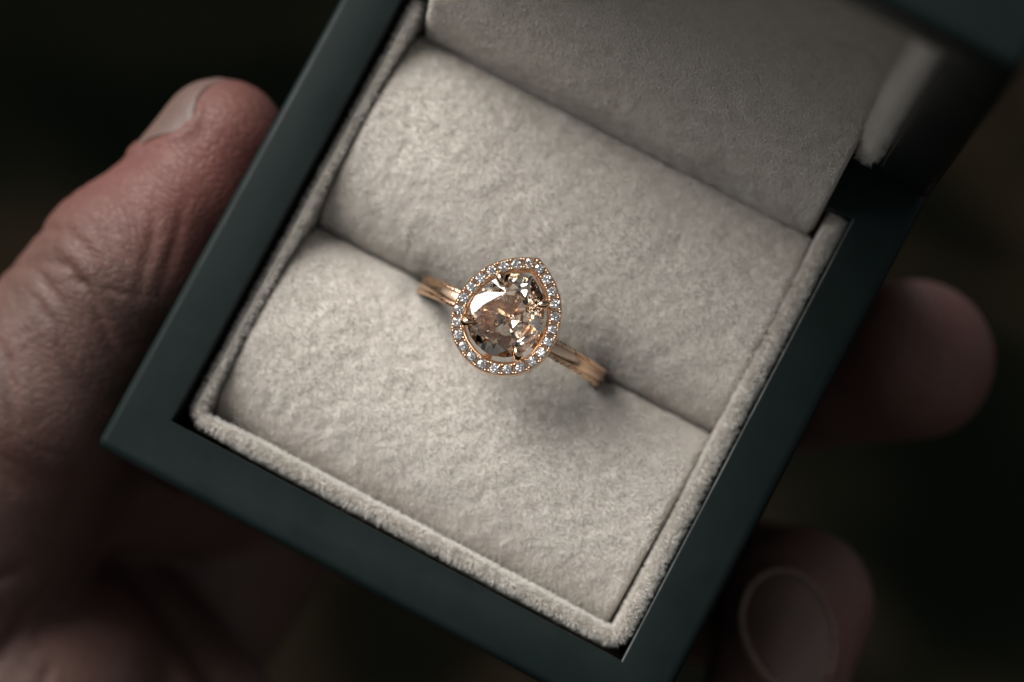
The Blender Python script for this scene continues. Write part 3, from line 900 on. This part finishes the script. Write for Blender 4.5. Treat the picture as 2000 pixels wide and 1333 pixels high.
def make_nail_plate(O, n_, a, w, L, parent, lift=0.16, rimline=False, rnd=0.5):
    """a curved nail lying on the finger's skin: O its middle, n_ outwards, a towards the free edge"""
    n_ = np.array(n_, float); n_ /= np.linalg.norm(n_); a = np.array(a, float); a -= n_ * (a @ n_); a /= np.linalg.norm(a)
    b = np.cross(n_, a); nu, nv = 20, 22
    S_, T_ = np.meshgrid(np.linspace(-1, 1, nu), np.linspace(-1, 1, nv), indexing='ij')
    k = np.sqrt(1 - rnd * T_ ** 2); l = np.sqrt(1 - rnd * S_ ** 2)      # square to round outline
    P0 = np.array(O, float) + (S_ * L * k)[..., None] * a + (T_ * w * l)[..., None] * b
    tts = np.arange(9.0, -9.0, -0.2)
    D_ = hand_sdf(P0[:, :, None, :] + tts[None, None, :, None] * n_)
    hit = tts[np.argmax(D_ < 0, axis=2)]; okh = (D_ < 0).any(axis=2)
    hit = np.where(okh, hit, -9.0); hit = np.maximum(hit, np.median(hit[okh]) - 2.6)
    e = np.maximum(np.abs(S_) ** 4, np.abs(T_) ** 4)
    V = P0 + (hit + lift + 0.25 * (1 - e))[..., None] * n_
    V = np.array(V)
    g = V.reshape(nu, nv, 3)
    for _ in range(3):
        g[1:-1, 1:-1] = 0.5 * g[1:-1, 1:-1] + 0.125 * (g[:-2, 1:-1] + g[2:, 1:-1] + g[1:-1, :-2] + g[1:-1, 2:])
    V = g.reshape(-1, 3); B = V - n_ * 0.45; nb = len(V)
    F = grid_faces(nu, nv); f = F[0]
    if np.cross(V[f[1]] - V[f[0]], V[f[2]] - V[f[0]]) @ n_ < 0: F = [x[::-1] for x in F]
    back = [tuple(i + nb for i in x[::-1]) for x in F]
    rim = [j for j in range(nv)] + [i * nv + nv - 1 for i in range(1, nu)] + [(nu - 1) * nv + j for j in range(nv - 2, -1, -1)] + [i * nv for i in range(nu - 2, 0, -1)]
    side = [(rim[k], rim[(k + 1) % len(rim)], rim[(k + 1) % len(rim)] + nb, rim[k] + nb) for k in range(len(rim))]
    bm = bmesh.new(); vs = [bm.verts.new(v) for v in np.vstack([V, B])]
    for f in F + back + side: bm.faces.new([vs[i] for i in f])
    o = mesh_from_bm("fingernail", bm, NAIL, parent, 60)
    if rimline:
        NAILSIDE = 0.0
        ch = [V[i] + n_ * 0.22 for i in rim if ((V[i] - np.array(O)) @ a) < L * 0.8]
        k0 = max(range(len(ch)), key=lambda i: np.linalg.norm(ch[i] - ch[i - 1]))
        ch = np.array(ch[k0:] + ch[:k0])
        Vp, Fp = tube(ch, [0.10 + 0.30 * (0.5 + 0.5 * math.cos(math.pi * (NAILSIDE - i / (len(ch) - 1)))) ** 0.8 for i in range(len(ch))], 8)
        mesh("cuticle_highlight", Vp, Fp, CUTICLE_GLINT, o)
    # a raised fold of skin round the root and the sides
    global HV
    R_ = V[rim]; s_r = (R_ - np.array(O)) @ a
    R_ = R_[s_r < L * 0.75]
    sel = np.where(np.linalg.norm(HV - np.array(O), axis=1) < max(L, w) * 1.8)[0]
    if len(sel):
        dd = np.linalg.norm(HV[sel][:, None, :] - R_[None], axis=2).min(1)
        out = (((HV[sel] - np.array(O)) @ a / L) ** 2 + ((HV[sel] - np.array(O)) @ b / w) ** 2) > 0.9
        HV[sel] += HNV[sel] * (0.42 * np.exp(-((dd - 0.45) / 0.6) ** 2) * out)[:, None]
    return o

hand = thing("hand", "bare hand cupping the green ring box, thumb along its left side", "hand")
n1 = make_nail_plate((-41.2, 4.0, -9.2), (-0.86, 0.16, 0.48), (0.35, 1.0, 0.1), 5.2, 5.7, hand, rnd=0.78); n1['label'] = 'thumbnail seen at a slant'
n2 = make_nail_plate((38.9, -12.8, -23.0), (0.05, 0.10, 1.0), (0.68, -0.74, 0.1), 4.6, 6.6, hand, rimline=True); n2['label'] = 'nail of the curled finger'
hm = bpy.data.meshes.new("skin")
hm.from_pydata((HV * MM).tolist(), [], HF.tolist()); hm.update()
hm.polygons.foreach_set("use_smooth", [True] * len(hm.polygons))
col = hm.color_attributes.new("blush", 'FLOAT_COLOR', 'POINT')
def blob(c, r): return np.exp(-(np.linalg.norm(HV - np.array(c), axis=1) / r) ** 2)
bl = 0.75 * blob((-35, 1, -8), 13) + 0.25 * blob((-46, -12, -12), 9) + 0.45 * blob((40, 22, -26), 10) + 0.35 * blob((42, -8, -26), 9) + 0.3 * blob((-26, -44, -38), 6)
bl = np.clip(bl + 0.18 * noise3(HV, 71, 5.0), 0, 1)
col.data.foreach_set("color", np.repeat(bl[:, None], 4, 1).astype(np.float32).reshape(-1))
skin = link("skin", hm, hand, SKIN)
